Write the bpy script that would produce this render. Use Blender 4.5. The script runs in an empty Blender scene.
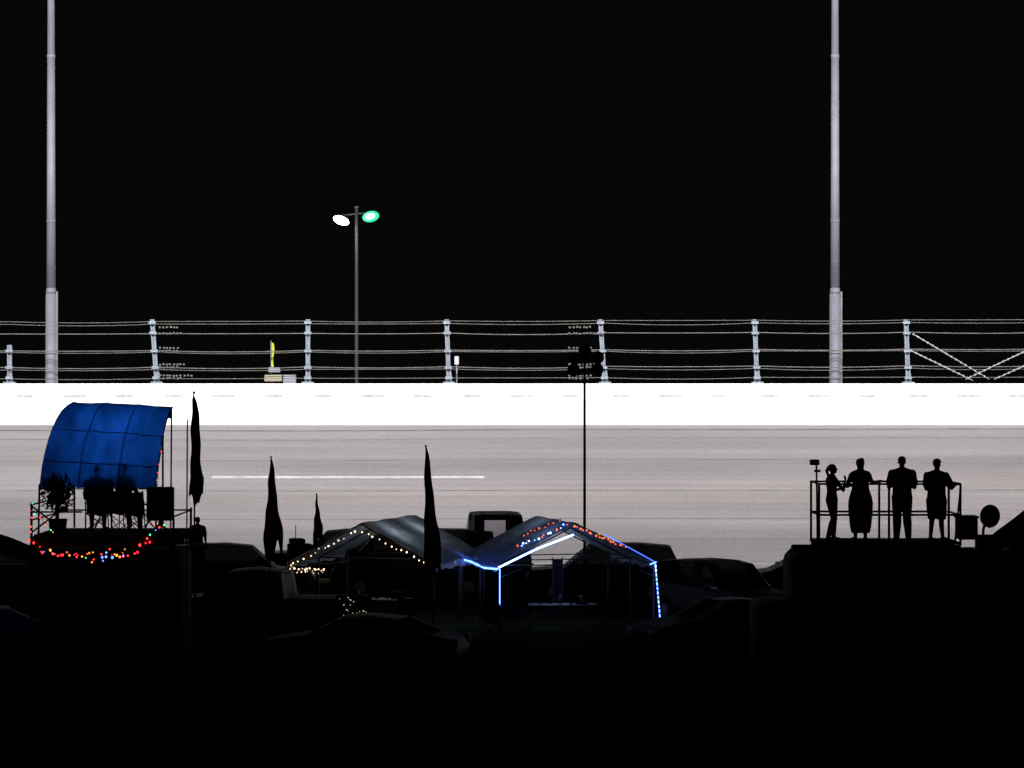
import bpy, bmesh, math, random
from mathutils import Vector, Matrix, Euler
random.seed(7)
SC = bpy.context.scene
COL = SC.collection
SC.view_settings.view_transform = 'Standard'
SC.view_settings.look = 'None'
SC.view_settings.exposure = 0

# ---------------------------------------------------------------- materials
def mat(name, col, rough=0.6, metal=0.0, spec=0.5, noise=None, emit=None, estr=0.0, coat=0.0):
    m = bpy.data.materials.new(name); m.use_nodes = True
    nt = m.node_tree; b = nt.nodes['Principled BSDF']
    b.inputs['Roughness'].default_value = rough
    b.inputs['Metallic'].default_value = metal
    b.inputs['Specular IOR Level'].default_value = spec
    b.inputs['Coat Weight'].default_value = coat
    b.inputs['Base Color'].default_value = (*col, 1)
    if noise:
        sc, amt = noise
        tc = nt.nodes.new('ShaderNodeTexCoord')
        n = nt.nodes.new('ShaderNodeTexNoise'); n.inputs['Scale'].default_value = sc
        n.inputs['Detail'].default_value = 5
        r = nt.nodes.new('ShaderNodeMapRange')
        r.inputs['From Min'].default_value = 0.3; r.inputs['From Max'].default_value = 0.7
        r.inputs['To Min'].default_value = 1 - amt; r.inputs['To Max'].default_value = 1 + amt
        mx = nt.nodes.new('ShaderNodeVectorMath'); mx.operation = 'SCALE'
        mx.inputs[0].default_value = col
        nt.links.new(tc.outputs['Object'], n.inputs['Vector'])
        nt.links.new(n.outputs['Fac'], r.inputs['Value'])
        nt.links.new(r.outputs['Result'], mx.inputs['Scale'])
        nt.links.new(mx.outputs['Vector'], b.inputs['Base Color'])
    if emit:
        b.inputs['Emission Color'].default_value = (*emit, 1)
        b.inputs['Emission Strength'].default_value = estr
    return m

def fabric(name, col, trans=0.6, sc=6, amt=0.25):
    m = bpy.data.materials.new(name); m.use_nodes = True
    nt = m.node_tree; nt.nodes.clear()
    out = nt.nodes.new('ShaderNodeOutputMaterial')
    d = nt.nodes.new('ShaderNodeBsdfDiffuse'); t = nt.nodes.new('ShaderNodeBsdfTranslucent')
    mix = nt.nodes.new('ShaderNodeMixShader'); mix.inputs[0].default_value = trans
    tc = nt.nodes.new('ShaderNodeTexCoord'); n = nt.nodes.new('ShaderNodeTexNoise')
    mp = nt.nodes.new('ShaderNodeMapping'); mp.inputs['Scale'].default_value = (1.0, 0.4, 0.25)
    n.inputs['Scale'].default_value = sc; n.inputs['Detail'].default_value = 4
    r = nt.nodes.new('ShaderNodeMapRange')
    r.inputs['From Min'].default_value = 0.3; r.inputs['From Max'].default_value = 0.7
    r.inputs['To Min'].default_value = 1 - amt; r.inputs['To Max'].default_value = 1 + amt
    mx = nt.nodes.new('ShaderNodeVectorMath'); mx.operation = 'SCALE'; mx.inputs[0].default_value = col
    L = nt.links.new
    L(tc.outputs['Object'], mp.inputs['Vector']); L(mp.outputs['Vector'], n.inputs['Vector'])
    L(n.outputs['Fac'], r.inputs['Value']); L(r.outputs['Result'], mx.inputs['Scale'])
    L(mx.outputs['Vector'], d.inputs['Color']); L(mx.outputs['Vector'], t.inputs['Color'])
    L(d.outputs[0], mix.inputs[1]); L(t.outputs[0], mix.inputs[2]); L(mix.outputs[0], out.inputs[0])
    return m

def glassmat(name, tint, gl=0.1):
    m = bpy.data.materials.new(name); m.use_nodes = True
    nt = m.node_tree; nt.nodes.clear()
    out = nt.nodes.new('ShaderNodeOutputMaterial')
    t = nt.nodes.new('ShaderNodeBsdfTransparent'); t.inputs['Color'].default_value = (tint, tint, tint * 1.05, 1)
    g = nt.nodes.new('ShaderNodeBsdfGlossy'); g.inputs['Roughness'].default_value = 0.08
    mix = nt.nodes.new('ShaderNodeMixShader'); mix.inputs[0].default_value = gl
    nt.links.new(t.outputs[0], mix.inputs[1]); nt.links.new(g.outputs[0], mix.inputs[2])
    nt.links.new(mix.outputs[0], out.inputs[0])
    return m

def emis(name, col, s):
    return mat(name, (0.02, 0.02, 0.02), 0.5, emit=col, estr=s)

M_galv = mat('galvanised_steel', (0.20, 0.21, 0.23), 0.55, 0.2, noise=(4, 0.15))
M_pole = mat('painted_pole', (0.125, 0.13, 0.15), 0.6, 0.0, noise=(1.5, 0.12))
M_post = mat('fence_post_steel', (0.22, 0.25, 0.29), 0.5, 0.1, noise=(6, 0.2))
M_cable = mat('fence_cable', (0.14, 0.13, 0.115), 0.6, 0.2)
M_bead = mat('turnbuckle_steel', (0.10, 0.10, 0.095), 0.6, 0.2)
M_bead2 = mat('stay_sleeve', (0.30, 0.31, 0.32), 0.6, 0.1)
M_black = mat('black_metal', (0.008, 0.008, 0.009), 0.8, spec=0.1)
M_dark = mat('dark_plastic', (0.012, 0.012, 0.013), 0.9, spec=0.08)
M_tire = mat('tyre_rubber', (0.02, 0.02, 0.02), 0.9, spec=0.1)
M_hub = mat('wheel_alloy', (0.2, 0.2, 0.22), 0.5, 0.4)
M_glass = glassmat('tinted_glass', 0.10, 0.05)
M_clear = glassmat('clear_glass', 0.66, 0.04)
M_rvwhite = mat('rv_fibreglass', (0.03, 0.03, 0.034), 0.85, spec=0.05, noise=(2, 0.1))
M_skin = mat('skin', (0.16, 0.09, 0.06), 0.8, spec=0.1)
M_hair = mat('hair', (0.015, 0.010, 0.008), 0.9, spec=0.05)
M_wood = mat('deck_planks', (0.03, 0.024, 0.018), 0.95, noise=(5, 0.3), spec=0.05)
M_red_l = mat('tail_lens', (0.12, 0.01, 0.01), 0.5)
M_lamp_l = mat('head_lens', (0.3, 0.3, 0.3), 0.4)

# ---------------------------------------------------------------- builder
class B:
    def __init__(s):
        s.bm = bmesh.new(); s.mats = []
    def mi(s, m):
        if m not in s.mats: s.mats.append(m)
        return s.mats.index(m)
    def _tag(s, verts, m, smooth=False):
        i = s.mi(m)
        fs = set()
        for v in verts:
            for f in v.link_faces: fs.add(f)
        for f in fs: f.material_index = i; f.smooth = smooth
    def box(s, c, size, m, rot=(0, 0, 0)):
        M = Matrix.Translation(c) @ Euler(rot).to_matrix().to_4x4() @ Matrix.Diagonal((*size, 1))
        r = bmesh.ops.create_cube(s.bm, size=1, matrix=M); s._tag(r['verts'], m)
    def rbox(s, c, size, rad, m, rot=(0, 0, 0), seg=3):
        t = bmesh.new(); bmesh.ops.create_cube(t, size=1, matrix=Matrix.Diagonal((*size, 1)))
        bmesh.ops.bevel(t, geom=list(t.edges), offset=rad, segments=seg, affect='EDGES', profile=0.5)
        i = s.mi(m)
        for f in t.faces: f.material_index = i; f.smooth = True
        t.transform(Matrix.Translation(c) @ Euler(rot).to_matrix().to_4x4())
        me = bpy.data.meshes.new('t'); t.to_mesh(me); t.free(); s.bm.from_mesh(me); bpy.data.meshes.remove(me)
    def cyl(s, p0, p1, r0, m, r1=None, seg=10):
        p0 = Vector(p0); p1 = Vector(p1); r1 = r0 if r1 is None else r1
        d = p1 - p0
        if d.length < 1e-6: return
        M = Matrix.Translation((p0 + p1) / 2) @ d.to_track_quat('Z', 'Y').to_matrix().to_4x4()
        r = bmesh.ops.create_cone(s.bm, cap_ends=True, segments=seg, radius1=r0, radius2=r1, depth=d.length, matrix=M)
        s._tag(r['verts'], m, True)
    def sph(s, c, r, m, sc=(1, 1, 1), u=10, v=7, rot=(0, 0, 0)):
        M = Matrix.Translation(c) @ Euler(rot).to_matrix().to_4x4() @ Matrix.Diagonal((*sc, 1))
        q = bmesh.ops.create_uvsphere(s.bm, u_segments=u, v_segments=v, radius=r, matrix=M); s._tag(q['verts'], m, True)
    def tube(s, pts, r, m, seg=6):
        for a, b in zip(pts[:-1], pts[1:]): s.cyl(a, b, r, m, seg=seg)
    def cap(s, a, b, ra, rb, m, seg=12):
        s.cyl(a, b, ra, m, rb, seg); s.sph(a, ra, m, u=12, v=8); s.sph(b, rb, m, u=12, v=8)
    def face(s, pts, m, smooth=False):
        vs = [s.bm.verts.new(p) for p in pts]
        f = s.bm.faces.new(vs); f.material_index = s.mi(m); f.smooth = smooth
    def grid(s, rows, m, smooth=True):
        V = [[s.bm.verts.new(p) for p in r] for r in rows]; i = s.mi(m)
        for a in range(len(V) - 1):
            for b in range(len(V[0]) - 1):
                f = s.bm.faces.new((V[a][b], V[a][b + 1], V[a + 1][b + 1], V[a + 1][b])); f.material_index = i; f.smooth = smooth
    def loft(s, rings, m, caps=True, smooth=True):
        V = [[s.bm.verts.new(p) for p in r] for r in rings]; i = s.mi(m); n = len(V[0]); out = []
        for a in range(len(V) - 1):
            for b in range(n):
                f = s.bm.faces.new((V[a][b], V[a][(b + 1) % n], V[a + 1][(b + 1) % n], V[a + 1][b]))
                f.material_index = i; f.smooth = smooth; out.append((a, b, f))
        if caps:
            for r in (V[0][::-1], V[-1]):
                f = s.bm.faces.new(r); f.material_index = i
        return out
    def done(s, name, loc=(0, 0, 0), rotz=0.0, bevel=0):
        bmesh.ops.recalc_face_normals(s.bm, faces=list(s.bm.faces))
        me = bpy.data.meshes.new(name); s.bm.to_mesh(me); s.bm.free()
        for m in s.mats: me.materials.append(m)
        o = bpy.data.objects.new(name, me); COL.objects.link(o)
        o.location = loc; o.rotation_euler = (0, 0, rotz)
        if bevel:
            md = o.modifiers.new('bevel', 'BEVEL'); md.width = bevel; md.segments = 2; md.limit_method = 'ANGLE'
        return o

# ---------------------------------------------------------------- world, added backlight, camera
w = bpy.data.worlds.new('World'); SC.world = w; w.use_nodes = True
bg = w.node_tree.nodes['Background']
bg.inputs[0].default_value = (0.95, 0.9, 1.0, 1); bg.inputs[1].default_value = 0.0022
backlight_sun = bpy.data.lights.new('backlight_sun', 'SUN'); backlight_sun.energy = 0.01; backlight_sun.angle = math.radians(0.5); backlight_sun.color = (0.8, 0.88, 1)  # weak backlight from an unseen source, added so roof edges glimmer
mo = bpy.data.objects.new('backlight_sun', backlight_sun); COL.objects.link(mo); mo.rotation_euler = (math.radians(-50), 0, math.radians(20))

cam = bpy.data.cameras.new('camera'); cam.lens = 100; cam.sensor_width = 36; cam.clip_end = 3000; cam.clip_start = 0.5
co = bpy.data.objects.new('camera', cam); COL.objects.link(co); co.location = (0, 0, 6.6); co.rotation_euler = (math.radians(90), 0, 0)
SC.camera = co

# ---------------------------------------------------------------- ground
M_ground = mat('night_grass', (0.03, 0.035, 0.018), 1.0, spec=0.0, noise=(0.6, 0.5))
b = B(); b.face([(-900, -300, 0), (900, -300, 0), (900, 1500, 0), (-900, 1500, 0)], M_ground); b.done('ground')

# ---------------------------------------------------------------- race track
def track_material():
    m = bpy.data.materials.new('track_asphalt'); m.use_nodes = True
    nt = m.node_tree; bs = nt.nodes['Principled BSDF']; N = nt.nodes.new; L = nt.links.new
    bs.inputs['Roughness'].default_value = 0.85; bs.inputs['Specular IOR Level'].default_value = 0.25
    tc = N('ShaderNodeTexCoord')
    def nz(scale, vec, det=5):
        mp = N('ShaderNodeMapping'); mp.inputs['Scale'].default_value = vec
        n = N('ShaderNodeTexNoise'); n.inputs['Scale'].default_value = scale; n.inputs['Detail'].default_value = det
        L(tc.outputs['Object'], mp.inputs['Vector']); L(mp.outputs['Vector'], n.inputs['Vector']); return n.outputs['Fac']
    def mr(v, a, b_, c, d):
        r = N('ShaderNodeMapRange'); r.inputs['From Min'].default_value = a; r.inputs['From Max'].default_value = b_
        r.inputs['To Min'].default_value = c; r.inputs['To Max'].default_value = d; L(v, r.inputs['Value']); return r.outputs['Result']
    def mul(a, b_):
        q = N('ShaderNodeMath'); q.operation = 'MULTIPLY'; L(a, q.inputs[0]); L(b_, q.inputs[1]); return q.outputs[0]
    lanes = mr(nz(1.0, (0.012, 0.45, 0.45), 2), 0.35, 0.65, 0.86, 1.12)
    streak = mr(nz(1.0, (0.05, 4.0, 4.0), 7), 0.3, 0.7, 0.90, 1.08)
    patch = mr(nz(0.18, (0.5, 1.6, 1), 5), 0.3, 0.7, 0.91, 1.08)
    fine = mr(nz(10, (1, 1, 1), 4), 0.3, 0.7, 0.88, 1.12)
    v = mul(mul(lanes, streak), mul(patch, fine))
    warm = mr(nz(0.3, (0.05, 1, 1), 3), 0.35, 0.65, 0.0, 1.0)
    mixc = N('ShaderNodeMix'); mixc.data_type = 'RGBA'; mixc.inputs['A'].default_value = (0.182, 0.163, 0.160, 1); mixc.inputs['B'].default_value = (0.170, 0.162, 0.166, 1)
    L(warm, mixc.inputs['Factor'])
    ramp = N('ShaderNodeVectorMath'); ramp.operation = 'SCALE'
    L(mixc.outputs['Result'], ramp.inputs[0])
    L(v, ramp.inputs['Scale']); L(ramp.outputs['Vector'], bs.inputs['Base Color'])
    return m
M_track = track_material()
def bank(y):   # height of banked surface
    if y <= 103.0: return 0.02
    if y <= 106.0: return 0.02 + (y - 103.0) ** 2 / 6.0 * 0.335
    return 0.5225 + (y - 106.0) * (4.87 - 0.5225) / 14.0
ys = [98, 100, 102, 103, 103.5, 104, 104.5, 105, 105.5, 106, 108, 110, 112, 114, 116, 118, 120.3]
b = B(); b.grid([[(x, y, bank(y)) for x in range(-140, 141, 20)] for y in ys], M_track); b.done('race_track')
M_seam = mat('asphalt_seam', (0.10, 0.095, 0.095), 0.9, spec=0.1, noise=(1, 0.4))
M_seam2 = mat('asphalt_seam_faint', (0.135, 0.128, 0.128), 0.9, spec=0.1, noise=(1, 0.3))
M_paint = mat('track_paint', (0.36, 0.36, 0.35), 0.7, spec=0.2, noise=(2, 0.25))
def strip(name, x0, x1, y0, y1, m, wob=0.0, lift=0.006):
    bb = B(); n = 40; r1 = []; r2 = []
    for i in range(n + 1):
        x = x0 + (x1 - x0) * i / n; o = wob * math.sin(x * 0.11) + wob * 0.4 * math.sin(x * 0.31 + 1)
        r1.append((x, y0 + o, bank(y0 + o) + lift)); r2.append((x, y1 + o, bank(y1 + o) + lift))
    bb.grid([r1, r2], m); return bb.done(name)
strip('painted_line', -12.0, -1.1, 113.45, 113.70, M_paint)
strip('asphalt_seam_line', -90, 90, 119.3, 119.42, M_seam, 0.12)
strip('asphalt_seam_line', -90, 90, 118.2, 118.26, M_seam2, 0.16)
strip('asphalt_seam_line', -90, 90, 112.0, 112.10, M_seam2, 0.05)
strip('asphalt_seam_line', -90, 90, 115.6, 115.66, M_seam2, 0.08)
strip('asphalt_seam_line', -90, 90, 108.9, 108.98, M_seam2, 0.05)
strip('painted_edge_line', -90, 90, 103.6, 103.75, M_paint)

# ---------------------------------------------------------------- outer wall
M_wall = mat('white_wall_paint', (0.8, 0.8, 0.79), 0.6, noise=(0.8, 0.04))
M_wall2 = mat('wall_footing_concrete', (0.72, 0.73, 0.74), 0.8, noise=(1.2, 0.06))
M_clip = mat('wall_clip_steel', (0.38, 0.40, 0.42), 0.6)
b = B()
b.box((0, 120.3, 5.40), (280, 0.6, 1.30), M_wall)
b.box((0, 120.62, 5.7), (280, 0.5, 1.84), M_wall2)
for i in range(-30, 31):
    x = i * 2.1 + 0.4
    b.box((x, 120.33, 6.14), (0.8 if i % 3 else 1.1, 0.1, 0.04), M_clip)
b.box((0, 121.5, 2.3), (280, 1.3, 4.6), M_wall2)
b.done('track_wall')

# ---------------------------------------------------------------- catch fence
FX = [-34.2, -27.8, -21.3, -15.05, -8.65, -2.67, 3.94, 10.4, 16.8, 23.2, 29.6, 36]
lean = [0, 0, 0, -0.2, 0, -0.1, -0.2, -0.12, -0.1, 0, 0, 0]
FY = 120.6
CZ = [9.28, 9.17, 8.76, 8.04, 7.98, 7.34, 7.24, 6.86]
b = B()
for x, ln_ in zip(FX, lean):
    top = 8.25 if x == -21.3 else 9.34
    for k in (-0.075, 0.075):
        b.box((x + k + ln_ * 0.5, FY, (top + 6.5) / 2), (0.03, 0.16, top - 6.5), M_post, (0, math.atan2(ln_, top - 6.5) * 1.0, 0))
    b.box((x + ln_ * 0.5, FY, (top + 6.5) / 2), (0.15, 0.03, top - 6.5), M_post, (0, math.atan2(ln_, top - 6.5), 0))
    b.box((x, FY, 6.66), (0.5, 0.35, 0.06), M_post)
    for z in (9.2, 8.76, 8.0, 7.3, 6.86):
        if z < top:
            b.box((x + ln_ * (z - 6.5) / (top - 6.5), FY - 0.12, z), (0.3, 0.07, 0.11), M_post)
    for q in (-0.13, 0.13):
        b.cyl((x + q, FY, 6.6), (x + q * 0.4, FY, 7.2), 0.03, M_post)
for ci, z in enumerate(CZ):
    pts = []
    for xa, xb in zip(FX[:-1], FX[1:]):
        sag = random.uniform(0.0, 0.09)
        for j in range(6):
            t = j / 6; x = xa + (xb - xa) * t
            pts.append((x, FY - 0.14, z + x * 0.002 - sag * 4 * t * (1 - t)))
    b.tube(pts, 0.014 if ci not in (2, 3, 5) else 0.020, M_cable, 5)
for x0 in (-14.9, 2.45):
    for z in (9.0, 8.74, 8.12, 8.0, 7.42, 7.3, 6.95, 6.84):
        n = random.randint(6, 11)
        for i in range(n):
            b.sph((x0 + i * 0.145 + random.uniform(-.03, .03), FY - 0.15, z + random.uniform(-.015, .015)), 0.05, M_bead, (1.2, 1, 1), 6, 5)
def stay(p, q):
    p = Vector(p); q = Vector(q); b.cyl(p, q, 0.022, M_bead2, seg=5)
    n = int((q - p).length / 0.22)
    for i in range(n): b.sph(p.lerp(q, i / n), 0.048, M_bead2, (1, 1, 1), 6, 5)
stay((17.0, FY - .2, 8.7), (20.2, FY - .2, 6.8)); stay((16.9, FY - .25, 8.0), (19.5, FY - .25, 6.75))
stay((22.6, FY - .2, 8.4), (19.2, FY - .2, 6.8)); stay((22.9, FY - .25, 7.9), (20.4, FY - .25, 6.8))
b.done('catch_fence')

b = B()
b.rbox((-10.15, 121.0, 6.86), (0.75, 0.4, 0.3), 0.04, mat('cream_housing', (0.25, 0.23, 0.16), 0.6))
b.rbox((-9.45, 121.0, 6.80), (0.55, 0.4, 0.4), 0.04, M_galv)
b.cyl((-10.2, 121, 5.0), (-10.2, 121, 8.35), 0.03, M_post)
b.rbox((-10.1, 120.9, 7.2), (0.5, 0.3, 0.22), 0.03, M_galv)
b.done('trackside_camera')
b = B(); my = mat('yellow_flag_cloth', (0.38, 0.42, 0.015), 0.8)
b.grid([[(-10.21 + 0.02 * math.sin(i), 120.85, 8.35 - i * 0.2), (-10.12 + 0.03 * math.sin(i * 1.3), 120.8, 8.33 - i * 0.2)] for i in range(6)], my)
b.cyl((-10.24, 120.86, 7.0), (-10.24, 120.86, 8.45), 0.015, M_galv)
b.done('yellow_flag')
b = B(); b.rbox((-2.35, 120.75, 7.6), (0.18, 0.2, 0.36), 0.04, emis('beacon_lens', (0.95, 0.97, 1), 0.9)); b.cyl((-2.35, 120.9, 6.5), (-2.35, 120.9, 7.6), 0.03, M_post)
b.done('trackside_beacon')

# ---------------------------------------------------------------- tall poles
def tall_pole(x, y):
    b = B()
    b.cyl((0, 0, 0), (0, 0, 10.5), 0.28, M_pole, 0.235, 20)
    b.cyl((0, 0, 10.5), (0, 0, 10.75), 0.235, M_pole, 0.2, 20)
    b.cyl((0, 0, 10.7), (0, 0, 20.8), 0.195, M_pole, 0.165, 20)
    b.cyl((0, 0, 20.7), (0, 0, 20.85), 0.18, M_pole, 0.18, 20)
    b.cyl((0, 0, 20.85), (0, 0, 34), 0.16, M_pole, 0.11, 20)
    for z in (6.8, 7.9, 13.6): b.cyl((0, 0, z), (0, 0, z + 0.08), 0.265 if z < 10 else 0.2, M_pole, seg=20)
    b.box((0.26, -0.05, 6.0 + 2.4), (0.08, 0.12, 4.4), M_pole)
    b.box((0, 0, 33.6), (4.0, 0.15, 0.15), M_galv)
    for i in range(-3, 4): b.rbox((i * 0.6, -0.25, 33.9), (0.45, 0.35, 0.4), 0.05, M_dark)
    return b.done('stadium_light_pole', (x, y, 0))
tall_pole(-19.93, 123); tall_pole(13.97, 123)

# ---------------------------------------------------------------- street lamp (lit)
b = B()
M_lp = mat('weathered_lamp_pole', (0.045, 0.048, 0.055), 0.7, 0.1)
b.cyl((0, 0, 0), (0, 0, 15.9), 0.12, M_lp, 0.075, 12)
b.cyl((-0.75, 0, 15.5), (0.75, 0, 15.65), 0.035, M_lp)
b.cyl((0, 0, 15.88), (0, 0, 15.98), 0.13, M_lp)
b.rbox((-0.78, 0, 15.40), (0.62, 0.4, 0.20), 0.05, M_dark, (0.3, 0.25, 0))
b.rbox((0.76, 0, 15.62), (0.62, 0.4, 0.20), 0.05, M_dark, (0.3, -0.25, 0))
b.sph((-0.8, -0.18, 15.22), 0.33, emis('lamp_white', (0.93, 0.97, 1.0), 20), (1.3, 0.5, 0.66), 16, 10, (0, 0.35, 0))
b.sph((0.76, -0.18, 15.42), 0.36, emis('lamp_green', (0.02, 0.9, 0.40), 1.2), (1.25, 0.5, 0.8), 16, 10, (0, -0.2, 0))
b.sph((0.74, -0.40, 15.42), 0.20, emis('lamp_green_core', (0.6, 1.0, 0.85), 4), (1.3, 0.4, 0.8), 16, 10, (0, -0.2, 0))
b.done('street_lamp', (-8.2, 150, 0))
def pointlight(name, loc, e, col, r=0.1):
    l = bpy.data.lights.new(name, 'POINT'); l.energy = e; l.color = col; l.shadow_soft_size = r
    o = bpy.data.objects.new(name, l); COL.objects.link(o); o.location = loc; return o
pointlight('street_lamp_bulb', (-8.2, 149.2, 14.6), 60, (0.7, 1, 0.9))

# ---------------------------------------------------------------- floodlight gantry
b = B()
for x in (-63, 63):
    for dx in (-0.6, 0.6):
        for dy in (-0.6, 0.6): b.cyl((x + dx, 99 + dy, 0), (x + dx, 99 + dy, 25), 0.09, M_galv)
    for i in range(12):
        b.cyl((x - .6, 98.4, i * 2), (x + .6, 98.4, i * 2 + 2), 0.04, M_galv); b.cyl((x - .6, 99.6, i * 2 + 2), (x + .6, 99.6, i * 2), 0.04, M_galv)
for z in (24, 25.2):
    b.cyl((-63, 99, z), (63, 99, z), 0.09, M_galv)
for i in range(-31, 31): b.cyl((i * 2, 99, 24), (i * 2 + 2, 99, 25.2) if i % 2 else (i * 2 + 2, 99, 24.0), 0.04, M_galv)
for i in range(-4, 5):
    b.rbox((i * 14, 99.0, 23.5), (4.0, 0.25, 0.9), 0.05, M_dark, (0.2, 0, 0))
b.done('floodlight_gantry')
for i in range(-4, 5):
    l = bpy.data.lights.new('floodlight', 'AREA'); l.shape = 'RECTANGLE'; l.size = 4.0; l.size_y = 0.9; l.energy = 8600; l.color = (1.0, 0.985, 1.0)
    o = bpy.data.objects.new('floodlight', l); COL.objects.link(o); o.location = (i * 14, 99.25, 23.45)
    o.rotation_euler = Vector((0, 0.97, -0.26)).to_track_quat('-Z', 'Y').to_euler()

# ---------------------------------------------------------------- vehicles
PROF = {
 'sedan': (4.7, [(-2.35,.62,.68),(-2.28,.88,.93),(-1.75,.98,1.03),(-1.0,.98,1.38),(-.2,.97,1.45),(.35,.96,1.42),(1.15,.95,1.0),(2.1,.82,.86),(2.35,.58,.62)]),
 'suv':   (4.8, [(-2.38,.8,.86),(-2.34,1.05,1.1),(-2.05,1.1,1.72),(-1.2,1.1,1.8),(-.3,1.09,1.81),(.45,1.08,1.74),(1.15,1.05,1.1),(2.15,.95,1.0),(2.38,.68,.72)]),
 'pickup':(5.7, [(-2.85,1.0,1.06),(-2.8,1.1,1.14),(-.95,1.1,1.14),(-.85,1.12,1.78),(-.1,1.12,1.86),(.55,1.12,1.8),(1.2,1.1,1.16),(2.5,1.05,1.1),(2.85,.8,.84)]),
 'van':   (5.2, [(-2.6,.9,.96),(-2.56,1.15,1.2),(-2.4,1.2,1.95),(-1.4,1.2,2.05),(-.3,1.2,2.06),(.8,1.2,2.03),(1.25,1.18,1.9),(1.95,1.1,1.16),(2.45,.95,1.0),(2.6,.7,.75)]),
}
def vehicle(kind, name, x, y, rot, color, hs=1.0, width=0.93, glass=None):
    L_, st = PROF[kind]; glass = glass or M_glass
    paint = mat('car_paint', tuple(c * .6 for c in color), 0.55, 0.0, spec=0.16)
    b = B(); rings = []
    for (sx, zb, zt) in st:
        cab = (zt - zb) > 0.2
        e = 0.9 if abs(sx) > L_ / 2 - 0.1 else 1.0
        wd = width * e; wt = wd * (0.78 if cab else 0.9)
        zb *= hs; zt *= hs
        rings.append([(sx, -wd * .9, .30), (sx, -wd, .52), (sx, -wd * .97, zb), (sx, -wt, zt - 0.03 * cab), (sx, -wt * .6, zt), (sx, wt * .6, zt), (sx, wt, zt - 0.03 * cab), (sx, wd * .97, zb), (sx, wd, .52), (sx, wd * .9, .30)])
    fs = b.loft(rings, paint, smooth=False)
    gf = []
    for a, k, f in fs:
        h0 = st[a][2] - st[a][1]; h1 = st[a + 1][2] - st[a + 1][1]
        if k in (2, 6) and max(h0, h1) > .3 and min(h0, h1) > 0.04: gf.append(f)
        if k == 4 and abs(st[a][2] - st[a + 1][2]) > .3: gf.append(f)
    bmesh.ops.inset_individual(b.bm, faces=gf, thickness=0.045, depth=-0.008)
    gi = b.mi(glass)
    for f in gf: f.material_index = gi
    bx = L_ / 2 - 0.92
    for sx in (-bx, bx):
        for sy in (-1, 1):
            b.cyl((sx, sy * (width - .22), .34), (sx, sy * (width + .015), .34), .34, M_tire, seg=22)
            b.cyl((sx, sy * (width + .0), .34), (sx, sy * (width + .03), .34), .2, M_hub, .17, seg=12)
            b.cyl((sx, sy * (width - .2), .36), (sx, sy * (width + .004), .36), .40, M_black, seg=22)
    zf = st[-2][1] * hs
    for sy in (-1, 1):
        b.rbox((L_ / 2 - .12, sy * width * .68, zf - .14), (.14, .36, .15), .03, M_lamp_l)
        b.rbox((-L_ / 2 + .04, sy * width * .76, .86 * hs), (.1, .22, .2), .03, M_red_l)
        b.rbox((0.85, sy * (width + .1), 1.08 * hs), (.14, .2, .14), .03, paint)
    b.rbox((L_ / 2 - .02, 0, .45), (.16, width * 1.75, .2), .04, M_dark); b.rbox((-L_ / 2 + .02, 0, .45), (.16, width * 1.75, .2), .04, M_dark)
    b.box((L_ / 2 - .04, 0, .66), (.1, width * .9, .14), M_black)
    return b.done(name, (x, y, 0), rot, bevel=0.04)
R = math.radians
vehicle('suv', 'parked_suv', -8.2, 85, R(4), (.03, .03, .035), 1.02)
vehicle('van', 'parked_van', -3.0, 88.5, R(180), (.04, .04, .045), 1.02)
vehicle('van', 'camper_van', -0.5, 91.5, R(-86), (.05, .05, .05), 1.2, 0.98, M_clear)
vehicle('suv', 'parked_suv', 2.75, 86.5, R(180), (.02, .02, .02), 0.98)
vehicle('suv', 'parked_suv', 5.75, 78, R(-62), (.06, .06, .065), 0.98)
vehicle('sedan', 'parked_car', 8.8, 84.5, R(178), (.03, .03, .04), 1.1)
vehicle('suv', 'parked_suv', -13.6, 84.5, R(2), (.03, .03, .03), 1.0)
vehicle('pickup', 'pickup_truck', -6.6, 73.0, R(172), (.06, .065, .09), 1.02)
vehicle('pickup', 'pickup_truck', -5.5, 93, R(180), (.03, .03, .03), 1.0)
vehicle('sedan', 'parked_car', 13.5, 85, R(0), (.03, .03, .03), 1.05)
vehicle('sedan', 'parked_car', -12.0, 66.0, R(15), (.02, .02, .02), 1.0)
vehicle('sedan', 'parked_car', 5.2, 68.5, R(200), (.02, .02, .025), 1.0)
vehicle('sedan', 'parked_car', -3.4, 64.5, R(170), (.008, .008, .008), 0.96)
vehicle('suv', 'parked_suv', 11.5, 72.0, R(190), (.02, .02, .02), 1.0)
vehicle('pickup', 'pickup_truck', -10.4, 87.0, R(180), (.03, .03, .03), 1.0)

# ---------------------------------------------------------------- people
def fit(o_b, name, loc, rotz, rule, mats, voxel=0.0125):
    o = o_b.done(name + '_src')
    md = o.modifiers.new('r', 'REMESH'); md.mode = 'VOXEL'; md.voxel_size = voxel; md.use_smooth_shade = True
    sm = o.modifiers.new('s', 'SMOOTH'); sm.factor = 0.5; sm.iterations = 2
    dg = bpy.context.evaluated_depsgraph_get()
    me = bpy.data.meshes.new_from_object(o.evaluated_get(dg)); me.materials.clear()
    for m in mats: me.materials.append(m)
    for p in me.polygons:
        p.material_index = rule(p.center); p.use_smooth = True
    bpy.data.objects.remove(o)
    me.name = name
    q = bpy.data.objects.new(name, me); COL.objects.link(q); q.location = loc; q.rotation_euler = (0, 0, rotz); return q

def ellipse(c, a, d, n=16): return [(c[0] + a * math.cos(2 * math.pi * i / n), c[1] + d * math.sin(2 * math.pi * i / n), c[2]) for i in range(n)]

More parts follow.
